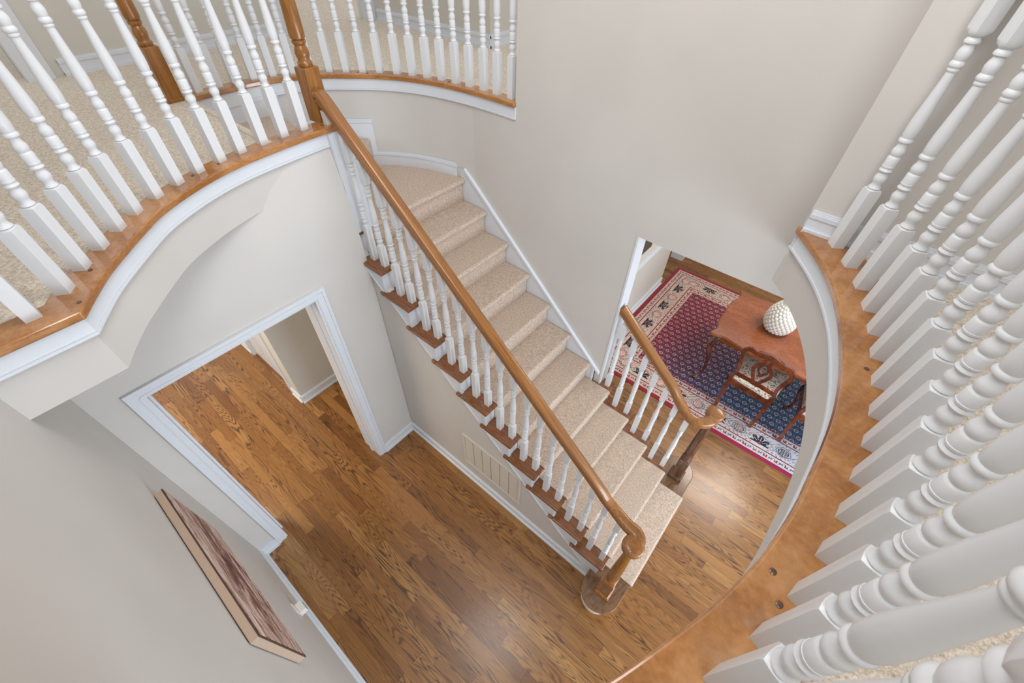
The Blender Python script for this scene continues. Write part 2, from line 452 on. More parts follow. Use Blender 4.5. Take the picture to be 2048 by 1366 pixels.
# cased opening to the hall
def casing_profile(b, y0, y1, z1, x, out=.066, t=.018):
    # legs and head round an opening in a wall whose face is at x and looks to +x
    for (ya, yb) in ((y0 - out, y0), (y1, y1 + out)):
        box(b, x, x + t * .62, ya, yb, 0, z1 + out)
    box(b, x, x + t * .62, y0, y1, z1, z1 + out)
    # raised back band
    box(b, x, x + t, y0 - out, y0 - out + .02, 0, z1 + out - .02); box(b, x, x + t, y1 + out - .02, y1 + out, 0, z1 + out - .02)
    box(b, x, x + t, y0 - out - .001, y1 + out + .001, z1 + out - .02, z1 + out + .002)
    box(b, x, x + t * .8, y0 - .018, y0 - .006, 0, z1 + .012); box(b, x, x + t * .8, y1 + .006, y1 + .018, 0, z1 + .012)
    box(b, x, x + t * .8, y0 - .006, y1 + .006, z1 + .006, z1 + .018)
b = NB(); casing_profile(b, DY0, DY1, DZ, X0)
box(b, XB - .01, X0 + .004, DY1 - .012, DY1 + .002, 0, DZ); box(b, XB - .01, X0 + .004, DY0 - .002, DY0 + .012, 0, DZ); box(b, XB - .0093, X0 + .0033, DY0, DY1, DZ - .012, DZ + .002)
box(b, -2.435, -2.40, DY1 - .024, DY1 - .010, 0, DZ - .0245); box(b, -2.435, -2.40, DY0 + .010, DY0 + .024, 0, DZ - .0245); box(b, -2.435, -2.40, DY0, DY1, DZ - .024, DZ - .010)
d1 = struct('door_1', b, M_TRIM)

# baseboards: board, cap bead and shoe
def base_x(b, x, y0, y1, sgn, h=.105, z=0.0):
    """board on a wall face at x looking to sgn*x"""
    f = lambda t: sorted((x, x + sgn * t))
    box(b, *f(.012), y0, y1, z, z + h); box(b, *f(.017), y0, y1, z + h - .022, z + h - .006); box(b, *f(.008), y0, y1, z + h - .006, z + h + .006)
    box(b, *f(.026), y0, y1, z, z + .018)
def base_y(b, y, x0, x1, sgn, h=.105, z=0.0):
    f = lambda t: sorted((y, y + sgn * t)); h += .0007
    box(b, x0, x1, *f(.012), z, z + h); box(b, x0, x1, *f(.017), z + h - .022, z + h - .006); box(b, x0, x1, *f(.008), z + h - .006, z + h + .006)
    box(b, x0, x1, *f(.0265), z, z + .0186)
b = NB(); base_x(b, X0, DY1 + .066, 1.247, 1); base_x(b, X0, YL, DY0 - .066, 1); struct('baseboard_back', b, M_TRIM)
b = NB(); base_y(b, YL, X0, 3.2, 1); struct('baseboard_left', b, M_TRIM)
b = NB(); base_y(b, 1.247, X0, -.085, -1); struct('baseboard_understair', b, M_TRIM)
b = NB(); base_y(b, 1.962, -.066, 1.55, -1, .085, 2.992); struct('baseboard_right_hall', b, M_TRIM)

# back hall seen through the opening
b = NB()
box(b, -4.45 - 2.2, -4.50, .68, .80, 0, ZS); box(b, -3.70, -3.45, .68, .80, 0, ZS); box(b, -4.50, -3.70, .68, .80, 2.05, ZS)
box(b, -3.57, -3.45, .80, 1.24, 0, 2.15); box(b, -3.57, XB, 1.24, 1.30, 0, 2.15)
struct('wall_hall', b, M_WALLU)
b = NB(); base_y(b, .68, -3.70 + .06, -3.45, -1); base_x(b, -3.45, .68 - .0113, 1.24, 1); base_y(b, 1.24, -3.45, XB, -1); base_y(b, .68, -6.5, -4.56, -1)
struct('baseboard_hall', b, M_TRIM)
b = NB()
for xa, xb in ((-4.56, -4.50), (-3.70, -3.64)): box(b, xa, xb, .664, .68, 0, 2.11)
box(b, -4.56, -3.64, .664, .68, 2.05, 2.11)
box(b, -4.51, -4.495, .68, .80, 0, 2.05); box(b, -3.705, -3.69, .68, .80, 0, 2.05)
d2 = struct('door_2', b, M_TRIM)
b = NB(); box(b, -4.492, -3.708, .705, .74, .012, 2.04)
for z0, z1 in ((.25, .95), (1.08, 1.85)):
    for xa, xb in ((-4.40, -4.15), (-4.05, -3.80)):
        box(b, xa, xb, .700, .706, z0, z1)
obj('door_leaf', b, M_TRIM, d2)
b = NB(); box(b, -4.49, -3.71, .686, .745, .0, .011); obj('threshold', b, M_TREAD, d2)

# upstairs hall on the left
b = NB()
box(b, -4.54, -4.42, .545, 2.25, 2.99, 5.4); box(b, -4.54, -4.42, .545, 3.13, 5.05, 5.4)
box(b, -4.54, -4.42, YL, .545, 5.05, 5.4)
struct('wall_upper_back', b, M_WALLU)
b = NB(); box(b, -4.40, -2.84, 3.13, 3.25, 2.99, 5.4); box(b, -2.96, -2.84, 3.25, 4.9, 2.99, 5.4)
struct('wall_upper_far', b, M_WALLU)
b = NB(); box(b, -7.0, -6.9, -.4, 4.9, 2.99, 5.4); box(b, -6.9, -4.54, .40, .52, 2.99, 5.4)
struct('wall_upper_rooms', b, M_WALLU)
b = NB(); base_x(b, -4.42, .60, 2.19, 1, .09, 2.992); struct('baseboard_upper_back', b, M_TRIM)
b = NB(); base_y(b, 3.13, -4.30, -2.84 + .0113, -1, .09, 2.992); base_x(b, -2.84, 3.13, 4.9, 1, .09, 2.992); struct('baseboard_upper_far', b, M_TRIM)
b = NB()
box(b, -4.56, -4.40, .40, .425, 2.99, 5.04); box(b, -4.42, -4.40, .425, .50, 2.99, 5.11); box(b, -4.43, -4.395, .49, .545, 2.99, 5.12)
struct('door_3', b, M_TRIM)
b = NB()
box(b, -4.42, -4.40, 2.19, 2.255, 2.99, 5.11); box(b, -4.55, -4.405, 2.25, 2.27, 2.99, 5.05)
box(b, -4.42, -4.33, 3.11, 3.13, 2.99, 5.11); box(b, -4.55, -4.41, 3.09, 3.13, 2.99, 5.05); box(b, -4.405, -4.385, 3.03, 3.12, 2.99, 5.11)
struct('door_4', b, M_TRIM)

# dining room shell
b = NB(); box(b, -1.56, -1.44, YW + .12, 5.165, 0, 2.7); box(b, -1.56, -1.44, 5.165, 6.9, 2.2, 2.7)
struct('wall_dining_left', b, M_WALLU)
b = NB(); base_x(b, -1.44, YW + .12, 5.165, 1, .11); struct('baseboard_dining', b, M_TRIM)
b = NB(); box(b, -1.44, -1.418, YW + .12, 5.165, .872, .90); box(b, -1.44, -1.425, YW + .12, 5.165, .85, .925)
trim(b)
b = NB(); box(b, -1.62, -1.435, 5.88, 6.05, 0, .16); box(b, -1.60, -1.45, 5.90, 6.05, .16, 2.7); trim(b)
b = NB(); box(b, -3.2, 3.2, 6.35, 6.45, 0, 2.7); struct('wall_dining_far', b, M_WALLU)
# lining and casing of the opening between the stair wall and the dining room
b = NB(); box(b, DX - .004, DX + .010, YW - .003, YW + .125, 0, HZ); box(b, DX, DX + .011, YW + .05, YW + .062, 0, HZ)
trim(b)

# ------------------------------------------------------------------ balusters, newels, rails
def turned(z0, z1, k=1.0):
    """turned middle of a baluster between its two square blocks"""
    L = z1 - z0
    P = [(.000, .0205, .0), (.012, .0185, 0), (.020, .0155, 0), (.040, .0155, 0), (.060, .0190, 0), (.078, .0205, 0), (.096, .0185, 0), (.112, .0150, 0), (.124, .0150, 0),
         (.130, .0185, 0), (.142, .0208, 0), (.154, .0180, 0), (.162, .0160, 0), (.167, .0192, 0), (.178, .0196, 0), (.180, .0186, 0), (.240, .0192, 0), (.246, .0175, 0), (.252, .0155, 0), (.262, .0175, 0), (.282, .0198, 0),
         (.302, .0180, 0), (.318, .0150, 0), (.336, .0138, 0), (.350, .0150, 0), (.356, .0198, 0), (.368, .0212, 0), (.378, .0190, 0), (.384, .0172, 0), (.400, .0192, 0), (.440, .0208, 0),
         (.500, .0206, 0), (.580, .0186, 0), (.680, .0158, 0), (.760, .0138, 0), (.805, .0130, 0), (.812, .0160, 0), (.822, .0165, 0), (.830, .0150, 0), (.836, .0180, 0), (.850, .0196, 0), (.862, .0178, 0),
         (.872, .0150, 0), (.888, .0175, 0), (.912, .0188, 0), (.934, .0165, 0), (.950, .0138, 0), (.962, .0140, 0), (.968, .0190, 0), (.980, .0200, 0), (.990, .0175, 0), (1.0, .0150, 0)]
    return [(z0 + a * L, r * k, s) for a, r, s in P]
def baluster_mesh(name, b0, b1, top, hs=.0215, slope=0.0):
    bm = NB()
    R = [(0, hs, 1), (b0 - .012, hs, 1), (b0 - .004, hs * 1.0, .6), (b0, .0165, 0)]
    R += turned(b0 + .002, b1 - .002)
    R += [(b1, .0185, 0), (b1 + .006, hs * 1.02, .5), (b1 + .016, hs, 1), (top, hs, 1)]
    rings(bm, R, 16)
    bmesh.ops.recalc_face_normals(bm, faces=bm.faces)
    me = bpy.data.meshes.new(name); bm.to_mesh(me); bm.free(); me.materials.append(M_BAL)
    me.polygons.foreach_set('use_smooth', [True] * len(me.polygons))
    bm = bmesh.new(); bm.from_mesh(me)
    for e in bm.edges:
        if len(e.link_faces) == 2 and e.calc_face_angle(0) > math.radians(42): e.smooth = False
    bm.to_mesh(me); bm.free()
    return me
ME_BAL = baluster_mesh('baluster', .238, .682, .872)
def put(name, me, parent, loc, rz=0.0):
    o = bpy.data.objects.new(name, me); C.objects.link(o); o.parent = parent
    o.location = Vector(loc) - Vector(parent.location); o.rotation_euler = (0, 0, rz)
    return o
RAILP = [(-.026, -.032), (.026, -.032), (.029, -.020), (.025, -.010), (.033, .000), (.034, .012), (.030, .024), (.021, .031), (.009, .033), (-.009, .033), (-.021, .031), (-.030, .024), (-.034, .012), (-.033, .000), (-.025, -.010), (-.029, -.020)]
def landing_railing(fn, P, dd, corner, pts, label, loc, rail_from=0.0, rail_to=None, zr=3.90):
    t = empty('landing_railing', loc, label, 'railing')
    line = fn(dd)
    for (x, y) in pts:
        s = nearest_s(line, (x + corner[0], y + corner[1])); p, a = along(line, s)
        put('baluster', ME_BAL, t, (p[0], p[1], ZU), a)
    L = line; s0 = nearest_s(L, (pts[0][0], pts[0][1])) ; 
    a_, b_ = rail_from, rail_to if rail_to is not None else np.linalg.norm(np.diff(L, axis=0), axis=1).sum()
    pp = [along(L, s)[0] for s in np.linspace(a_, b_, 60)]
    bm = NB(); sweep(bm, [(p[0], p[1], zr) for p in pp], RAILP)
    auto(obj('handrail', bm, M_RAIL, t), 50)
    return t
ptsL = [(-2.419, 1.136), (-2.409, 1.016), (-2.398, .896), (-2.375, .773), (-2.346, .663), (-2.293, .552), (-2.252, .442), (-2.194, .336), (-2.124, .236), (-2.053, .139), (-1.965, .055), (-1.879, -.028), (-1.785, -.113), (-1.724, -.225)]
tL = landing_railing(inland, LN, .082, (-.022, .022), ptsL, 'white baluster railing curving along the left landing above the cased hall opening', (-2.487, 1.30, ZU))
ptsF = [(-1.915, 2.308), (-2.036, 2.303), (-2.150, 2.303), (-2.273, 2.301), (-2.39, 2.295), (-2.509, 2.272), (-2.622, 2.237), (-2.731, 2.19), (-2.835, 2.135), (-2.938, 2.059), (-3.029, 1.983), (-3.113, 1.902), (-3.184, 1.81), (-3.24, 1.705), (-3.289, 1.606), (-3.334, 1.486), (-3.365, 1.372), (-3.385, 1.26), (-3.391, 1.151), (-3.393, 1.025)]
tF = landing_railing(Fo, FN, .058, (-.010, .022), ptsF, 'white baluster railing around the far side of the stairwell, ending at the tall wall', (-3.40, .87, ZU))
ptsR = [(.035, 1.902), (.102, 1.798), (.160, 1.686), (.209, 1.579), (.249, 1.470), (.284, 1.361), (.309, 1.244), (.328, 1.124), (.336, 1.008), (.336, .887), (.329, .770), (.315, .654), (.290, .536), (.259, .419), (.219, .304), (.165, .195)]
tR = landing_railing(Ro, RN, .092, (.018, .002), ptsR, 'curved railing of large white balusters in the right foreground on an oak nosing', (.1, 1.9, ZU), 0.0, 2.05)

# newel posts of the landings
def newel_mesh(bm, x, y, z0, hb, top, hs, rot=0.0):
    R = [(z0, hs, 1), (z0 + hb - .004, hs, 1), (z0 + hb, hs * .93, .9), (z0 + hb + .001, hs * .80, 0), (z0 + hb + .008, hs * .86, 0), (z0 + hb + .018, hs * .88, 0), (z0 + hb + .026, hs * .72, 0), (z0 + hb + .034, hs * .70, 0),
         (z0 + hb + .048, hs * .80, 0), (z0 + hb + .062, hs * .84, 0), (z0 + hb + .078, hs * .78, 0), (z0 + hb + .094, hs * .62, 0), (z0 + hb + .100, hs * .74, 0), (z0 + hb + .108, hs * .82, 0), (z0 + hb + .115, hs * .78, 0), (z0 + hb + .118, hs * .68, 0),
         (z0 + hb + .124, hs * .84, 0), (z0 + hb + .14, hs * .90, 0), (z0 + hb + .30, hs * .82, 0), (top, hs * .62, 0)]
    rings(bm, R, 24, x, y, rot)
def newel(parent, x, y, z0, hb, top, hs, mat, rot=0.0):
    bm = NB(); newel_mesh(bm, x, y, z0, hb, top, hs, rot)
    o = auto(obj('newel_post', bm, mat, parent), 38); return o
n1 = newel(tL, -2.487, 1.302, ZU, .265, 3.90, .043, M_NEWEL, .10)
bm = NB(); rings(bm, [(3.90, .05, 0), (3.93, .055, 0), (3.95, .03, 0), (3.97, .034, 0), (4.0, .05, 0), (4.04, .04, 0), (4.06, .01, 0)], 20, -2.487, 1.302); obj('newel_cap', bm, M_NEWEL, n1, True)
n2 = newel(tF, -3.415, .885, ZU, .275, 3.90, .043, M_NEWEL, .05)
bm = NB(); rings(bm, [(3.90, .05, 0), (3.93, .055, 0), (3.95, .03, 0), (3.97, .034, 0), (4.0, .05, 0), (4.04, .04, 0), (4.06, .01, 0)], 20, -3.415, .885); obj('newel_cap', bm, M_NEWEL, n2, True)
bm = NB(); box(bm, -3.462, -3.366, .836, .932, ZU - .01, ZU + .012); bevel(obj('newel_base', bm, M_NEWEL, n2), .003)

# ------------------------------------------------------------------ staircase
st = empty('staircase', (-1.1, 1.8, 0), 'straight staircase with beige carpet runner and brown wooden tread ends, winding left at the top', 'staircase')
def tz(i): return i * R_
# starting step, rounded at both ends
def rounded(pts, n=3):
    return pts
def bull(xf, xb, y0, y1, r):
    c = []
    rx = (xf - xb) / 2
    for k in range(19):
        a = -PI + PI * k / 18       # left end, bulging to -y
        c.append((xb + rx + rx * math.cos(a), y0 + r + r * math.sin(a)))
    for k in range(19):
        a = PI * k / 18
        c.append((xb + rx + rx * math.cos(a), y1 - r + r * math.sin(a)))
    return c
bm = NB(); prism(bm, bull(XS - .008, -.128, 1.005, 2.632, .15), tz(1) - .030, tz(1)); bevel(obj('starting_step', bm, M_STEP, st), .006, 3)
bm = NB(); prism(bm, bull(XS - .036, -.112, 1.030, 2.607, .145), 0, tz(1) - .030); obj('riser', bm, M_CREAM, st, False)
for i in range(2, 13):
    y0, y1 = 1.213, (2.372 if i <= 5 else 2.263)
    xa = nx(i + 1) - .03
    if i == 12: xa = -2.44
    if i >= 2:
        bm = NB(); box(bm, xa, nx(i), y0, y1, tz(i) - .028, tz(i))
        if i < 12: box(bm, nx(i + 1) - .072, xa, y0, 1.236, tz(i) - .028, tz(i))
        bevel(obj('tread', bm, M_TREAD, st), .007, 3)
    bm = NB(); box(bm, nx(i) - .045, nx(i) - .030, 1.234, 2.35 if i <= 5 else 2.262, tz(i - 1), tz(i) - .028)
    obj('riser', bm, M_TRIM, st)
# stringer (white saw-tooth side) and solid body below
def saw(y0, y1, off, low):
    P = []
    for i in range(2, 13):
        P.append((nx(i) - .031, tz(i - 1) if i > 2 else .02)); P.append((nx(i) - .031, tz(i) - .028))
    P.append((-2.44, tz(12) - .028))
    Q = [(x, z) for x, z in P] + [(-2.44, low(-2.44)), (P[0][0], max(.005, low(P[0][0])))]
    return Q
bm = NB(); slab_xz(bm, saw(0, 0, 0, LZ), 1.236, 1.262); obj('stringer', bm, M_TRIM, st)
bm = NB()
slab_xz(bm, [(-.09, LZ(-.09)), (-.09, LZ(-.09) + .012), (-2.307, LZ(-2.307) + .012), (-2.307, LZ(-2.307))], 1.230, 1.238); obj('stringer_bead', bm, M_TRIM, st)
bm = NB(); slab_xz(bm, saw(0, 0, 0, lambda x: LZ(x) - .1 if LZ(x) - .1 > .01 else .01), 2.335, 2.352); obj('stringer', bm, M_TRIM, st)
# skirt board on the wall side
def nl(x): return tz(1) + (XS - x) * (R_ / T_)
bm = NB()
slab_xz(bm, [(-.915, nl(-.915) - .36), (-.915, nl(-.915) + .01), (-2.33, nl(-2.33) + .075), (-2.44, tz(12) + .115), (-2.44, tz(12) - .3)], 2.264, 2.28)
slab_xz(bm, [(-.87, nl(-.87) + .01), (-.87, nl(-.87) + .035), (-2.34, nl(-2.34) + .105), (-2.34, nl(-2.34) + .075)], 2.254, 2.28)
box(bm, -.935, -.915, 2.258, 2.28, tz(5), tz(5) + .17)
obj('skirt_board', bm, M_TRIM, st)
# carpet runner
P = []
for i in range(1, 13):
    xf = nx(i); zt = tz(i) + .012
    P += [(xf - .022, (tz(i - 1) + .012) if i > 1 else .004), (xf - .024, zt - .052), (xf - .012, zt - .046), (xf + .004, zt - .034), (xf + .010, zt - .020), (xf + .006, zt - .008), (xf - .006, zt - .001), (xf - .03, zt)]
P += [(-2.430, tz(12) + .012)]
Q = P + [(-2.430, tz(12) - .34), (XS - .07, .004)]
bm = NB(); slab_xz(bm, Q, 1.335, 2.2587)
obj('carpet_runner', bm, M_CARPET, st)
# winders
CI = (-2.445, 1.352)
far = Fo(.028)
def fpts(ya, yb):
    return [tuple(p) for p in far if True]
sA = nearest_s(far, (-3.075, 1.975)); sB = nearest_s(far, (-3.395, 1.47)); sC = nearest_s(far, (-3.415, .95)); sE = nearest_s(far, (-2.45, 2.27))
def arc(s0, s1, n=14): return [tuple(along(far, s)[0]) for s in np.linspace(s0, s1, n)]
bm = NB(); prism(bm, [(-2.431, 1.335), (-2.431, 2.268)] + arc(sE, sA) + [CI], tz(12) - .12, tz(12) + .012)
obj('carpet_winder', bm, M_CARPET, st)
z13 = tz(12) + .222; z14 = z13 + .222
def wedge(s0, s1, zt, zb):
    bm = NB(); prism(bm, [CI] + arc(s0, s1), zb, zt); return bm
o = obj('carpet_winder', wedge(sA, sB, z13, tz(12)), M_CARPET, st); bevel(o, .012, 3, 60)
bm = NB(); prism(bm, [CI] + arc(sB, sC) + [(-2.46, .95)], tz(12), z14)
o = obj('carpet_winder', bm, M_CARPET, st); bevel(o, .012, 3, 60)
bm = NB(); box(bm, -3.40, -2.40, .925, .965, z14, ZU + .002); o = obj('carpet_winder', bm, M_CARPETU, st); bevel(o, .010, 3, 60)
# boards along the curved wall
bm = NB()
def fboard(s0, s1, z0, z1, t=.014):
    a_ = [tuple(along(Fo(.03 - t), s)[0]) for s in np.linspace(s0, s1, 16)]; b_ = [tuple(along(Fo(.032), s)[0]) for s in np.linspace(s0, s1, 16)]
    ribbon(bm, a_, b_, z0, z1)
fboard(sA - .02, sE + .02, tz(12), tz(12) + .115); fboard(sA - .02, sE + .02, tz(12) + .092, tz(12) + .108, .02)
fboard(sB - .02, sA + .03, tz(12), z13 + .14); fboard(sB - .02, sA + .03, z13 + .115, z13 + .132, .02)
fboard(sC, sB + .02, z13, z14 + .13); fboard(sC, sB + .02, z14 + .105, z14 + .122, .02)
obj('skirt_board', bm, M_TRIM, st)
# white boxed corner under the landing newel
bm = NB(); box(bm, -2.56, -2.348, 1.246, 1.382, tz(12), 2.969); box(bm, -2.352, -2.342, 1.25, 1.262, tz(12), 2.969); obj('corner_board', bm, M_TRIM, st)

# ------------------------------------------------------------------ stair railings
def stair_bal(kind):
    return {'back': ('back', .258, .672, .86), 'front': ('front', .160, .580, .77)}[kind]
ME_SB = baluster_mesh('stair_baluster_back', .262, .672, .835, .0205)
ME_SF = baluster_mesh('stair_baluster_front', .162, .578, .735, .0205)
def railtop(x, z_ref=1.259, x_ref=-.187, k=.86): return z_ref + (x_ref - x) * k
sl = empty('stair_railing', (-1.2, 1.297, 0), 'long wooden handrail with white balusters on the hall side of the stairs', 'railing')
sr = empty('stair_railing', (-.4, 2.32, 0), 'short wooden handrail on white balusters beside the dining room rug', 'railing')
YB = 1.297
for i in range(2, 13):
    z = tz(i)
    for kind, dx, me in (('f', -.052, ME_SF), ('b', -.168, ME_SB)):
        x = nx(i) + dx
        if i == 12 and kind == 'b': continue
        put('baluster', me, sl, (x, YB, z))
for i in range(2, 6):
    z = tz(i)
    for kind, dx, me in (('f', -.052, ME_SF), ('b', -.168, ME_SB)):
        x = nx(i) + dx
        if i == 5 and kind == 'b': continue
        put('baluster', me, sr, (x, 2.318, z))
def railpath(pts): return smooth_path(pts, .02)
hz = .033
Lp = [(-2.452, YB, 3.165 - hz)] + [(x, YB, railtop(x) - hz) for x in np.linspace(-2.40, -.30, 16)] + [(-.235, 1.296, 1.290 - hz), (-.17, 1.290, 1.258 - hz), (-.10, 1.276, 1.240 - hz), (-.035, 1.262, 1.236 - hz), (.018, 1.256, 1.236 - hz), (.046, 1.228, 1.236 - hz), (.044, 1.188, 1.236 - hz)]
def wid(P): return [1.0 + .40 * max(0.0, 1 - max(0, (len(P) - 1 - j)) * .02 / .30) for j in range(len(P))]
PL = railpath(Lp); bm = NB(); sweep(bm, PL, RAILP, scales=wid(PL), flat=True); auto(obj('handrail', bm, M_RAIL, sl), 50)
Rp = [(x, 2.318, railtop(x, 1.68, -.62) - hz) for x in np.linspace(-.845, -.30, 6)] + [(-.215, 2.305, 1.318 - hz), (-.14, 2.285, 1.262 - hz), (-.075, 2.275, 1.238 - hz), (-.02, 2.285, 1.232 - hz), (.025, 2.32, 1.232 - hz), (.050, 2.37, 1.232 - hz), (.052, 2.41, 1.232 - hz)]
PR = railpath(Rp); bm = NB(); sweep(bm, PR, RAILP, scales=wid(PR), flat=True); auto(obj('handrail', bm, M_RAIL, sr), 50)
def start_newel(parent, x, y, mat):
    bm = NB()
    rings(bm, [(tz(1), .062, 1), (tz(1) + .035, .062, 1), (tz(1) + .045, .055, 1), (tz(1) + .052, .046, 1), (tz(1) + .30, .046, 1), (tz(1) + .305, .042, .8), (tz(1) + .308, .035, 0), (tz(1) + .325, .041, 0), (tz(1) + .34, .034, 0), (tz(1) + .352, .033, 0),
               (tz(1) + .37, .042, 0), (tz(1) + .385, .036, 0), (tz(1) + .395, .037, 0), (tz(1) + .41, .041, 0), (tz(1) + .60, .038, 0), (tz(1) + .95, .027, 0), (1.176, .026, 0)], 24, x, y)
    o = auto(obj('newel_post', bm, mat, parent), 38)
    bm = NB(); rings(bm, [(1.168, .03, 0), (1.172, .058, 0), (1.181, .066, 0), (1.193, .062, 0), (1.203, .069, 0), (1.222, .069, 0), (1.232, .060, 0), (1.2365, .03, 0)], 32, x, y)
    auto(obj('volute_cap', bm, M_RAIL, o), 50)
start_newel(sl, .040, 1.175, M_NEWEL)
start_newel(sr, .045, 2.432, M_NEWELD)

# ------------------------------------------------------------------ things on the walls
PX0, PX1, PZ0, PZ1, PD = -1.800, -.905, 1.425, 1.96, .040
pc = empty('canvas_picture', (-1.356, YL, 1.70), 'long canvas picture of a dark red-brown textured abstract with tan edges on the left wall', 'picture')
k = N('abstract_canvas', 0.6, 0.2); oc = k.obj()
v = k.mapping(oc, (1.6, 1, 6.0), (0, .5, 0)); n1 = k.noise(v, 2.2, 8, .72, 1.6)
n2 = k.noise(k.mapping(oc, (3, 1, 16), (0, .35, 0)), 3.0, 5, .7, 2.5)
f = k.math('ADD', k.math('MULTIPLY', n1, .75), k.math('MULTIPLY', n2, .35))
gr = k.n('ShaderNodeTexGradient', gradient_type='SPHERICAL'); k.t.links.new(k.mapping(oc, (2.3, 1, 5.5), (0, 0, 0), (.1, 0, .1)), gr.inputs[0])
f = k.math('SUBTRACT', f, k.math('MULTIPLY', gr.outputs['Fac'], .16))
k.col(k.ramp(f, [(.40, srgb(84, 54, 52)), (.48, srgb(128, 92, 86)), (.55, srgb(188, 160, 148)), (.66, srgb(222, 204, 192))]))
k.bump(f, .3, .004); M_ART = k.m
M_TAN = paint('canvas_edge_tan', srgb(192, 168, 148), .6); M_TAND = paint('canvas_edge_line', srgb(84, 60, 50), .6)
cx, cz = (PX0 + PX1) / 2, (PZ0 + PZ1) / 2
bm = NB(); box(bm, PX0, PX1, YL + .004, YL + PD, PZ0, PZ1); bevel(obj('stretcher', bm, M_TAN, pc), .002)
bm = NB(); box(bm, PX0 - .0015, PX1 + .0015, YL + PD - .004, YL + PD + .001, PZ0 - .0015, PZ1 + .0015); obj('edge_line', bm, M_TAND, pc)
bm = NB(); box(bm, PX0 + .008, PX1 - .008, YL + PD, YL + PD + .0025, PZ0 + .008, PZ1 - .008)
bmesh.ops.translate(bm, verts=bm.verts, vec=(-cx, 0, -cz))
o = obj('painted_face', bm, M_ART, None); o.parent = pc; o.matrix_parent_inverse = Matrix.Identity(4); o.location = (cx - pc.location.x, 0 - pc.location.y, cz - pc.location.z)

M_PLASTIC = paint('outlet_plastic', srgb(232, 230, 224), .35)
ot = empty('wall_outlet', (-1.545, YL, .45), 'white wall outlet plate low on the left wall above the baseboard, beneath the canvas picture', 'outlet')
bm = NB(); box(bm, -1.59, -1.51, YL, YL + .006, .36, .49); bevel(obj('cover_plate', bm, M_PLASTIC, ot), .002)
pg = empty('plug_in_device', (-1.54, YL + .006, .40), 'small white box-shaped device plugged into the outlet on the left wall', 'plug')
bm = NB(); box(bm, -1.585, -1.505, YL + .0065, YL + .05, .375, .435); bevel(obj('housing', bm, M_PLASTIC, pg), .004)
bm = NB(); box(bm, -1.578, -1.512, YL + .050, YL + .052, .381, .384); obj('seam', bm, M_DARK, pg)

vt = empty('return_air_grille', (-1.19, 1.247, .26), 'flat beige return air grille low on the wall under the stairs, beside the baseboard', 'vent')
VX0, VX1, VZ0, VZ1 = -1.515, -.872, .27, .748
M_VENT = paint('grille_paint', srgb(212, 206, 196), .45)
bm = NB()
for a_ in ((VX0, VX1, VZ0, VZ0 + .024), (VX0, VX1, VZ1 - .024, VZ1), (VX0, VX0 + .024, VZ0 + .024, VZ1 - .024), (VX1 - .024, VX1, VZ0 + .024, VZ1 - .024)): box(bm, a_[0], a_[1], 1.236, 1.247, a_[2], a_[3])
bevel(obj('frame', bm, M_VENT, vt), .002)
bm = NB(); box(bm, VX0 + .02, VX1 - .02, 1.2440, 1.2470, VZ0 + .02, VZ1 - .02); obj('backing', bm, M_GROUT, vt)
n = 6; wv = (VX1 - VX0 - .048) / n
for j in range(n):
    bm = NB(); x = VX0 + .024 + j * wv; box(bm, x + .0035, x + wv - .0035, 1.2400, 1.2438, VZ0 + .028, VZ1 - .028); bevel(obj('panel', bm, M_VENT, vt), .001)

dk = empty('framed_picture', (-1.44, 3.86, 1.15), 'dark grey-brown framed picture on the dining room wall above the chair rail', 'picture')
bm = NB(); box(bm, -1.438, -1.405, 3.50, 4.235, 1.13, 1.85); bevel(obj('frame', bm, M_SHADE, dk), .006)
bm = NB(); box(bm, -1.405, -1.400, 3.55, 4.185, 1.18, 1.80); obj('print', bm, M_SHADE, dk)

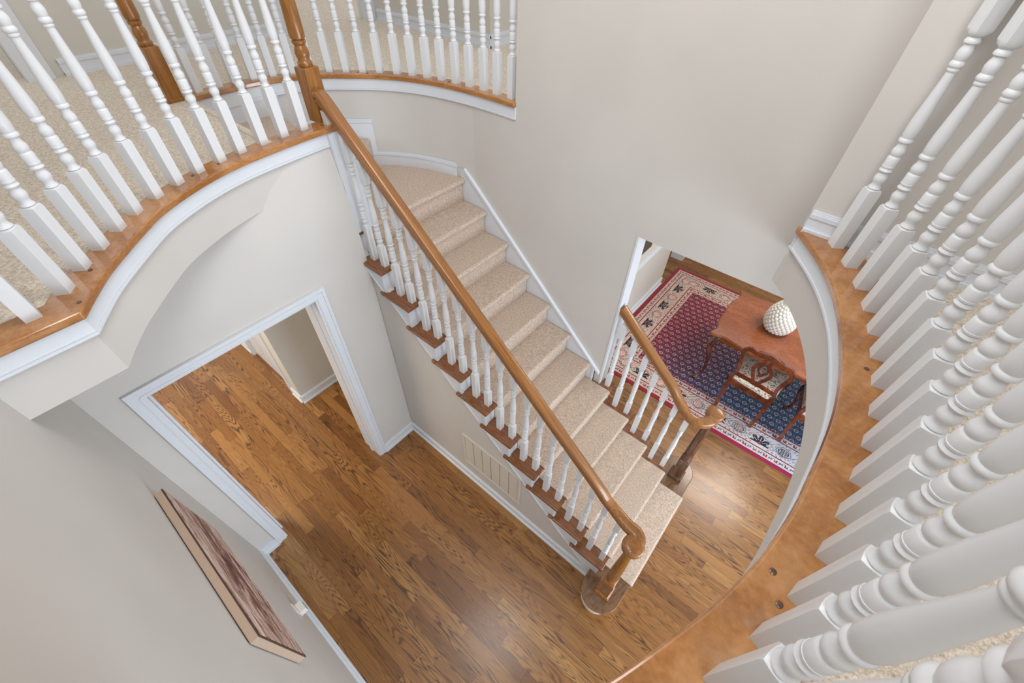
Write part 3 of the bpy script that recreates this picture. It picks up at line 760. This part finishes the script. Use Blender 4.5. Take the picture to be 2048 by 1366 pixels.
# ------------------------------------------------------------------ dining room
# patterned rug: woven colours with painted sheen, stored per small square of the pile
RX0, RY0, RWX, RWY = -1.400, 3.258, 3.30, 2.44
def rug():
    cell = .0068
    nx_, ny_ = int(RWX / cell), int(RWY / cell)
    u = (np.arange(nx_) + .5) / nx_ * RWX; v = (np.arange(ny_) + .5) / ny_ * RWY
    U, V = np.meshgrid(u, v)                       # rows = v
    rng = np.random.RandomState(3)
    dl, dr, db, dt = U, RWX - U, V, RWY - V
    e = np.minimum(np.minimum(dl, dr), np.minimum(db, dt))
    horiz = (np.minimum(db, dt) < np.minimum(dl, dr))     # band running along x
    t = np.where(horiz, U, V)                             # coordinate along the band
    L = lambda *c: np.array(srgb(*c))
    red, cream, navy, pink, rust, black, blue, maroon, mag = L(142, 12, 40), L(206, 190, 176), L(26, 34, 62), L(200, 150, 138), L(150, 40, 48), L(20, 20, 30), L(66, 92, 128), L(108, 20, 50), L(150, 10, 70)
    col = np.zeros(U.shape + (3,))
    right = np.clip((U - .9) / 1.5, 0, 1)[..., None]       # painted daylight sheen: burgundy turns towards blue
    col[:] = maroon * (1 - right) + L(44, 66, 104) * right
    sheen_mix = np.clip((U + (RWY - V) * .40 - 1.15) / 1.2, 0, 1)[..., None]  # field sheen put into the colour, bluer towards the right and front
    fieldc = L(122, 24, 56) * (1 - sheen_mix) + L(50, 76, 112) * sheen_mix
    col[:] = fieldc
    # field: staggered rows of ringed blossoms with dots between
    p = .092; row = np.floor(V / (p * .86)); uu = (U + (row % 2) * p / 2) % p - p / 2; vv = V % (p * .86) - p * .43
    r = np.hypot(uu, vv * 1.1); ang = np.arctan2(vv, uu)
    def put_(mask, c, k=1.0):
        col[mask] = col[mask] * (1 - k) + (c if np.ndim(c) == 1 else c[mask]) * k
    fld = e > .42
    lat = np.abs(np.sin(U / p * PI * 2 + V / p * PI)) * np.abs(np.sin(U / p * PI * 2 - V / p * PI * 1.16))
    latc = L(58, 16, 44) * (1 - sheen_mix) + navy * sheen_mix
    put_(fld & (lat > .62), latc, .75)
    put_(fld & (r < .030 + .003 * np.cos(6 * ang)), L(30, 22, 50) * .6 + fieldc * .25)
    put_(fld & (r < .025) & (r > .0155), L(206, 160, 146) * (1 - sheen_mix) + L(176, 188, 204) * sheen_mix, .85)
    put_(fld & (r < .010), L(150, 60, 70), .8)
    r2 = np.hypot((np.abs(uu) - p / 2), (np.abs(vv)) * 1.0); put_(fld & (r2 < .009), L(190, 120, 110) * (1 - sheen_mix) + L(120, 150, 180) * sheen_mix, .7)
    # borders
    bc = (L(198, 176, 162) * (1 - right) + L(196, 206, 218) * right)  # border drifts to icy blue, daylight sheen painted in
    g1 = (e > .045) & (e < .125); g2 = (e > .345) & (e < .42); mb = (e >= .135) & (e <= .335)
    put_(e < .43, bc)
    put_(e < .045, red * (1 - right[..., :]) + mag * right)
    for a_, b_ in ((.045, .050), (.122, .135), (.335, .347), (.418, .426)): put_((e > a_) & (e < b_), rust * .8 + navy * .2)
    q = .105; tt = t % q - q / 2
    for c0, m_ in ((.085, g1), (.383, g2)):
        de = e - c0
        put_(m_ & (np.abs(tt) < .018) & (np.abs(de) < .020) & ~((np.abs(tt) < .007) & (de > 0)), rust)
        put_(m_ & (np.hypot(np.abs(tt) - .042, de) < .010), navy, .8)
        put_(m_ & (np.abs(de - .022 * np.sin(t / q * 2 * PI)) < .0035), navy, .55)
    Q = .46; s_ = t % Q - Q / 2; de = e - .235
    vine = np.abs(de - .05 * np.sin(t / Q * 2 * PI)); put_(mb & (vine < .005), navy * .7 + bc * .3, .8)
    vine = np.abs(de + .055 * np.sin(t / Q * 4 * PI + 1)); put_(mb & (vine < .0035), rust, .6)
    # palmette: dark fan of leaves
    s1 = s_ + .115; rr = np.hypot(s1, (de + .045)); an = np.arctan2(de + .045, s1)
    fan = (rr < .104 * (0.55 + .45 * np.abs(np.cos(3.5 * (an - PI / 2))))) & (de > -.06) & (rr > .012)
    put_(mb & fan, black * (1 - right) + navy * right)
    put_(mb & (np.hypot(s1, (de + .052) * 1.2) < .018), rust)
    put_(mb & (rr < .082) & (rr > .020) & (np.abs(np.sin(6 * an)) < .28) & (de > -.03), bc)
    # pomegranate: dotted oval in a ring
    s2 = s_ - .115; ro = np.hypot(s2, de * 1.15)
    put_(mb & (ro < .074) & (ro > .066), L(120, 90, 96) * (1 - right) + blue * right)
    put_(mb & (ro < .052), pink * (1 - right) + blue * .8 * right)
    dots = (np.hypot((s2 % .022) - .011, ((de + (np.floor(s2 / .022) % 2) * .011) % .022) - .011) < .0062)
    put_(mb & (ro < .044) & dots, L(228, 214, 196))
    put_(mb & (ro < .055) & (ro > .050), navy)
    # small scattered leaves
    h = np.sin(U * 71 + 3 * np.sin(V * 33)) * np.sin(V * 67 + 3 * np.sin(U * 29))
    put_(mb & (h > .62) & (ro > .08) & (rr > .085), L(110, 100, 112), .75); put_(mb & (h < -.74) & (ro > .08) & (rr > .085), rust, .7)
    col *= (1 + rng.uniform(-.14, .14, U.shape))[..., None]
    Vx = np.linspace(0, RWX, nx_ + 1); Vy = np.linspace(0, RWY, ny_ + 1)
    GX, GY = np.meshgrid(Vx + RX0, Vy + RY0); nv = GX.size
    co = np.stack([GX.ravel(), GY.ravel(), np.full(nv, .011)], 1)
    idx = np.arange(nv).reshape(ny_ + 1, nx_ + 1)
    F = np.stack([idx[:-1, :-1], idx[:-1, 1:], idx[1:, 1:], idx[1:, :-1]], -1).reshape(-1, 4)
    # bottom
    base = np.array([[RX0, RY0, .001], [RX0 + RWX, RY0, .001], [RX0 + RWX, RY0 + RWY, .001], [RX0, RY0 + RWY, .001], [RX0, RY0, .011], [RX0 + RWX, RY0, .011], [RX0 + RWX, RY0 + RWY, .011], [RX0, RY0 + RWY, .011]])
    k0 = nv; co = np.vstack([co, base])
    sides = np.array([[0, 1, 5, 4], [1, 2, 6, 5], [2, 3, 7, 6], [3, 0, 4, 7], [0, 3, 2, 1]]) + k0
    Fa = np.vstack([F, sides])
    me = bpy.data.meshes.new('rug'); me.vertices.add(len(co)); me.vertices.foreach_set('co', co.ravel().astype(np.float32))
    me.loops.add(Fa.size); me.loops.foreach_set('vertex_index', Fa.ravel().astype(np.int32))
    me.polygons.add(len(Fa)); me.polygons.foreach_set('loop_start', np.arange(0, Fa.size, 4, dtype=np.int32)); me.polygons.foreach_set('loop_total', np.full(len(Fa), 4, np.int32))
    me.update(calc_edges=True)
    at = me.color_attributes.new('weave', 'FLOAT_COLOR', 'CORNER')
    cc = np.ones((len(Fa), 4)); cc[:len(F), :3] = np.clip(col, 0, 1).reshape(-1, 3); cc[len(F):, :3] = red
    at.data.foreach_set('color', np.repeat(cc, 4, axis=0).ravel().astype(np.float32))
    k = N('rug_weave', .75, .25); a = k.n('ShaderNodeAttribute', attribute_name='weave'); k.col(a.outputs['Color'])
    k.b.inputs['Sheen Weight'].default_value = .25
    k.bump(k.noise(k.obj(), 260, 2), .35, .004)
    me.materials.append(k.m)
    o = bpy.data.objects.new('oriental_rug', me); C.objects.link(o)
    return tag(o, 'large red and navy patterned oriental rug under the dining table', 'rug')
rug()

# table
TX0, TX1, TY0, TY1, TH = -.400, 1.75, 3.775, 4.715, .76
tb = empty('dining_table', ((TX0 + TX1) / 2, (TY0 + TY1) / 2, 0), 'polished reddish wood dining table with scalloped corners and curved legs, standing on the rug', 'table')
def table_outline():
    """serpentine edge: corners pushed out, a shallow hollow beside each, full middle"""
    cxm, cym = (TX0 + TX1) / 2, (TY0 + TY1) / 2; hx, hy = (TX1 - TX0) / 2, (TY1 - TY0) / 2
    pts = [(hx, .08), (hx - .004, hy - .26), (hx - .030, hy - .17), (hx - .034, hy - .12), (hx - .010, hy - .065), (hx - .006, hy - .035), (hx - .030, hy - .008), (hx - .070, hy - .010), (hx - .14, hy - .034), (hx - .22, hy - .028), (hx - .38, hy - .002), (.30, hy), (.08, hy)]
    q = []
    for sx, sy, rev in ((1, 1, False), (-1, 1, True), (-1, -1, False), (1, -1, True)):
        l = [(cxm + sx * x, cym + sy * y) for x, y in pts]
        q += l[::-1] if rev else l
    return smooth_path(q + [q[0]], .015)[:-1]
TO = table_outline()
Tt = np.roll(TO, -1, 0) - np.roll(TO, 1, 0); Tt /= np.linalg.norm(Tt, axis=1)[:, None]
Tn = np.stack([-Tt[:, 1], Tt[:, 0]], 1)       # points inwards for a counter-clockwise outline
bm = NB(); prev = None
for z, d in ((.722, .014), (.728, .006), (.735, 0), (.744, 0), (.748, .005), (.755, .007), (.760, .014)):
    ring = [bm.verts.new((p[0], p[1], z)) for p in TO + Tn * d]
    if prev:
        for j in range(len(ring)): bm.faces.new((prev[j], prev[(j + 1) % len(ring)], ring[(j + 1) % len(ring)], ring[j]))
    else: bm.faces.new(ring[::-1])
    prev = ring
bm.faces.new(prev)
auto(obj('table_top', bm, M_TABLE, tb), 30)
bm = NB()
for a_ in ((TX0 + .09, TX1 - .09, TY0 + .085, TY0 + .108), (TX0 + .09, TX1 - .09, TY1 - .108, TY1 - .085), (TX0 + .09, TX0 + .113, TY0 + .085, TY1 - .085), (TX1 - .113, TX1 - .09, TY0 + .085, TY1 - .085)):
    box(bm, a_[0], a_[1], a_[2], a_[3], .635, .722)
bevel(obj('apron', bm, M_TABLE, tb), .003)
def cabriole(bm, x, y, dx, dy, h, s=1.0, r0=.034):
    prof = [(h, 0, r0), (h - .05, .012, r0 * 1.02), (h - .12, .026, r0 * .95), (h * .68, .020, r0 * .76), (h * .48, .002, r0 * .58), (h * .28, -.012, r0 * .46), (h * .12, -.006, r0 * .42), (.035, .016, r0 * .50), (.022, .030, r0 * .72), (.0, .030, r0 * .66)]
    P = [(x + dx * a * s, y + dy * a * s, z) for z, a, r in prof]; R = [r for _, _, r in prof]
    prev = None
    Q = smooth_path([(px, py, pz, r) for (px, py, pz), r in zip(P, R)], .025)
    for px, py, pz, r in Q:
        ring = [bm.verts.new((px + r * math.cos(2 * PI * k_ / 12), py + r * math.sin(2 * PI * k_ / 12), max(pz, 0.0) + .0115)) for k_ in range(12)]
        if prev:
            for j in range(12): bm.faces.new((prev[j], prev[(j + 1) % 12], ring[(j + 1) % 12], ring[j]))
        else: bm.faces.new(ring)
        prev = ring
    bm.faces.new(prev[::-1])
for lx, ly, sx, sy in ((TX0 + .10, TY0 + .10, -1, -1), (TX1 - .10, TY0 + .10, 1, -1), (TX0 + .10, TY1 - .10, -1, 1), (TX1 - .10, TY1 - .10, 1, 1)):
    bm = NB(); cabriole(bm, lx, ly, sx, sy, .69, 1.4, .036); obj('leg', bm, M_CHAIR, tb, True)

# hobnail vase
vz = TH
M_CER = paint('white_ceramic', srgb(236, 234, 226), .25, .01, .5)
bm = NB()
vprof = smooth_path([(0.0, .0), (.085, .0), (.118, .03), (.142, .09), (.147, .15), (.136, .22), (.112, .28), (.084, .33), (.066, .365), (.070, .385), (.058, .385), (.052, .36), (.0, .36)], .012)
prev = None
for r, z in vprof:
    r = max(r, .0005)
    ring = [bm.verts.new((r * math.cos(2 * PI * k_ / 40), r * math.sin(2 * PI * k_ / 40), z)) for k_ in range(40)]
    if prev:
        for j in range(40): bm.faces.new((prev[j], prev[(j + 1) % 40], ring[(j + 1) % 40], ring[j]))
    prev = ring
def dome(bm, c, nrm, r):
    nrm = Vector(nrm).normalized(); a = nrm.orthogonal().normalized(); b2 = nrm.cross(a); c = Vector(c)
    prev = None
    for th in (0, .5, 1.0):
        rr = r * math.cos(th); h = r * math.sin(th) * .62
        ring = [bm.verts.new(c + nrm * h + (a * math.cos(2 * PI * k_ / 7) + b2 * math.sin(2 * PI * k_ / 7)) * rr) for k_ in range(7)]
        if prev:
            for j in range(7): bm.faces.new((prev[j], prev[(j + 1) % 7], ring[(j + 1) % 7], ring[j]))
        prev = ring
    bm.faces.new(prev)
def vr(z):
    k_ = [(r, zz) for r, zz in vprof if zz <= .366]
    zs = [zz for _, zz in k_][3:]; rs = [r for r, _ in k_][3:]
    return float(np.interp(z, zs, rs))
zz = .03; rown = 0
while zz < .35:
    r = vr(zz); n_ = max(8, int(2 * PI * r / .0265))
    for j in range(20):
        a_ = 2 * PI * (j + (rown % 2) * .5) / 20
        sl_ = (vr(zz + .01) - vr(zz - .01)) / .02
        dome(bm, (r * math.cos(a_), r * math.sin(a_), zz), (math.cos(a_), math.sin(a_), -sl_), min(.0215, r * .156))
    zz += .030; rown += 1
o = obj('hobnail_vase', bm, M_CER, None, True); o.location = (.115, 4.29, vz + .001)
tag(o, 'white knobbly hobnail ceramic vase standing on the dining table', 'vase')

# chairs
k = N('floral_upholstery', .8, .2); oc = k.obj()
v1 = k.n('ShaderNodeTexVoronoi'); k.t.links.new(k.mapping(oc, (1, 1, 1)), v1.inputs['Vector']); v1.inputs['Scale'].default_value = 17
n1 = k.noise(oc, 26, 3, .6, 2.0); n2 = k.noise(k.mapping(oc, (1, 1, 1), (0, 0, 0), (5, 2, 1)), 20, 3, .6, 3.0)
c = k.mix(k.ramp(n1, [(.56, (0, 0, 0)), (.60, (1, 1, 1))]), srgb(224, 216, 202), srgb(104, 116, 92))
c = k.mix(k.ramp(n2, [(.57, (0, 0, 0)), (.61, (1, 1, 1))]), c, srgb(146, 70, 88))
c = k.mix(k.ramp(v1.outputs['Distance'], [(.16, (1, 1, 1)), (.22, (0, 0, 0))]), c, srgb(186, 120, 128))
k.col(c); k.bump(k.noise(oc, 300, 2), .3, .002); M_FLORAL = k.m

def make_chair(loc, rz, label):
    t = empty('dining_chair', loc, label, 'chair', 'floral seated dining chairs at the rug edge'); t['group'] = 'dining chairs'
    # local frame: +y faces the table, origin between the back feet on the floor
    def part(name, bm, mat, ang=40):
        bmesh.ops.recalc_face_normals(bm, faces=bm.faces)
        me = bpy.data.meshes.new(name); bm.to_mesh(me); bm.free(); me.materials.append(mat)
        o = bpy.data.objects.new(name, me); C.objects.link(o); o.parent = t; auto(o, ang); return o
    z0 = .0125
    W = .205
    for s in (-1, 1):
        # back leg and stile in one continuous sweep
        pts = [(s * (W - .01), -.045, z0), (s * W, -.015, .20), (s * (W + .002), .0, .42), (s * (W + .004), -.002, .50), (s * (W - .012), -.022, .62), (s * (W - .004), -.050, .74), (s * (W + .016), -.080, .86), (s * (W + .020), -.105, .955), (s * (W - .012), -.118, 1.005)]
        P = smooth_path(pts, .02); bm = NB(); sweep(bm, P, [(-.017, -.015), (.017, -.015), (.019, 0), (.017, .015), (-.017, .015), (-.019, 0)], up=(0, 1, 0)); part('leg', bm, M_CHAIR, 50)
    for s in (-1, 1):
        bm = NB(); prof = [(z0, .028, .018), (.03, .026, .020), (.06, .008, .0155), (.16, -.008, .0145), (.27, .0, .018), (.36, .018, .026), (.43, .012, .029)]
        prev = None
        for z, a_, r in smooth_path(prof, .02):
            ring = [bm.verts.new((s * (.235 + a_ * .8) + r * math.cos(2 * PI * k_ / 12), .40 + a_ + r * math.sin(2 * PI * k_ / 12), z)) for k_ in range(12)]
            if prev:
                for j in range(12): bm.faces.new((prev[j], prev[(j + 1) % 12], ring[(j + 1) % 12], ring[j]))
            else: bm.faces.new(ring)
            prev = ring
        bm.faces.new(prev); part('leg', bm, M_CHAIR, 50)
    # crest rail, serpentine with raised middle
    pts = [(-W + .0, -.116, 1.000), (-W + .05, -.122, 1.018), (-.12, -.128, 1.012), (-.06, -.132, 1.030), (0, -.134, 1.045), (.06, -.132, 1.030), (.12, -.128, 1.012), (W - .05, -.122, 1.018), (W - .0, -.116, 1.000)]
    P = smooth_path(pts, .015); n_ = len(P); bm = NB()
    sweep(bm, P, [(-.016, -.030), (.016, -.030), (.020, 0), (.015, .024), (-.015, .024), (-.020, 0)], scales=[.75 + .45 * math.sin(PI * i / (n_ - 1)) for i in range(n_)])
    part('crest_rail', bm, M_CHAIR, 50)
    # pierced splat: two mirrored loops
    def zy(z): return float(np.interp(z, [.50, .62, .74, .86, .955, 1.03], [-.006, -.022, -.048, -.080, -.108, -.134]))
    bm = NB()
    for s in (-1, 1):
        pp = [(s * .020, .545), (s * .030, .60), (s * .066, .70), (s * .082, .78), (s * .060, .86), (s * .026, .92), (s * .030, .975), (s * .060, 1.015)]
        P = smooth_path([(x, zy(z), z) for x, z in pp], .015); sweep(bm, P, [(-.016, -.008), (.016, -.008), (.016, .008), (-.016, .008)], up=(0, 1, 0))
        pp = [(s * .006, .92), (s * .034, .85), (s * .040, .79), (s * .016, .73), (0, .69)]
        P = smooth_path([(x, zy(z) + .001, z) for x, z in pp], .015); sweep(bm, P, [(-.010, -.007), (.010, -.007), (.010, .007), (-.010, .007)], up=(0, 1, 0))
    box(bm, -.045, .045, -.022, -.004, .535, .562)
    part('splat', bm, M_CHAIR, 50)
    bm = NB(); P = smooth_path([(-W, .0, .545), (-.10, -.006, .552), (0, -.008, .560), (.10, -.006, .552), (W, .0, .545)], .02); sweep(bm, P, [(-.013, -.017), (.013, -.017), (.013, .017), (-.013, .017)]); part('lower_rail', bm, M_CHAIR)
    # seat frame
    bm = NB(); prism(bm, [(-W - .01, -.012), (W + .01, -.012), (.262, .43), (.20, .455), (-.20, .455), (-.262, .43)], .375, .452); o = part('seat_frame', bm, M_CHAIR); bevel(o, .006)
    # cushion
    base = smooth_path([(-W + .005, .01), (0, .0), (W - .005, .01), (.228, .22), (.246, .40), (.19, .435), (0, .440), (-.19, .435), (-.246, .40), (-.228, .22), (-W + .005, .01)], .03)[:-1]
    cxy = base.mean(0); bm = NB(); prev = None
    for f, z in ((1.0, .445), (1.02, .462), (1.0, .478), (.93, .492), (.78, .502), (.5, .508), (.2, .510)):
        ring = [bm.verts.new((cxy[0] + (x - cxy[0]) * f, cxy[1] + (y - cxy[1]) * f, z)) for x, y in base]
        if prev:
            for j in range(len(ring)): bm.faces.new((prev[j], prev[(j + 1) % len(ring)], ring[(j + 1) % len(ring)], ring[j]))
        else: bm.faces.new(ring[::-1])
        prev = ring
    bm.faces.new(prev); part('seat_cushion', bm, M_FLORAL, 60)
    # leave the finished chair at its angle
    t.rotation_euler = (0, 0, rz)
    return t
ch = make_chair((.213, 3.635, 0), -.07, 'dining chair with floral seat and pierced splat, at the table corner, back to the stairs')
def copy_thing(root, loc, rz, label):
    r = root.copy(); C.objects.link(r); r.location = loc; r.rotation_euler = (0, 0, rz); r['label'] = label
    for cc in list(root.children):
        d = cc.copy(); C.objects.link(d); d.parent = r
        for g in cc.children:
            e_ = g.copy(); C.objects.link(e_); e_.parent = d
    return r
copy_thing(ch, (.895, 3.655, 0), .03, 'dining chair mostly hidden by the right landing wall, two legs showing on the rug')
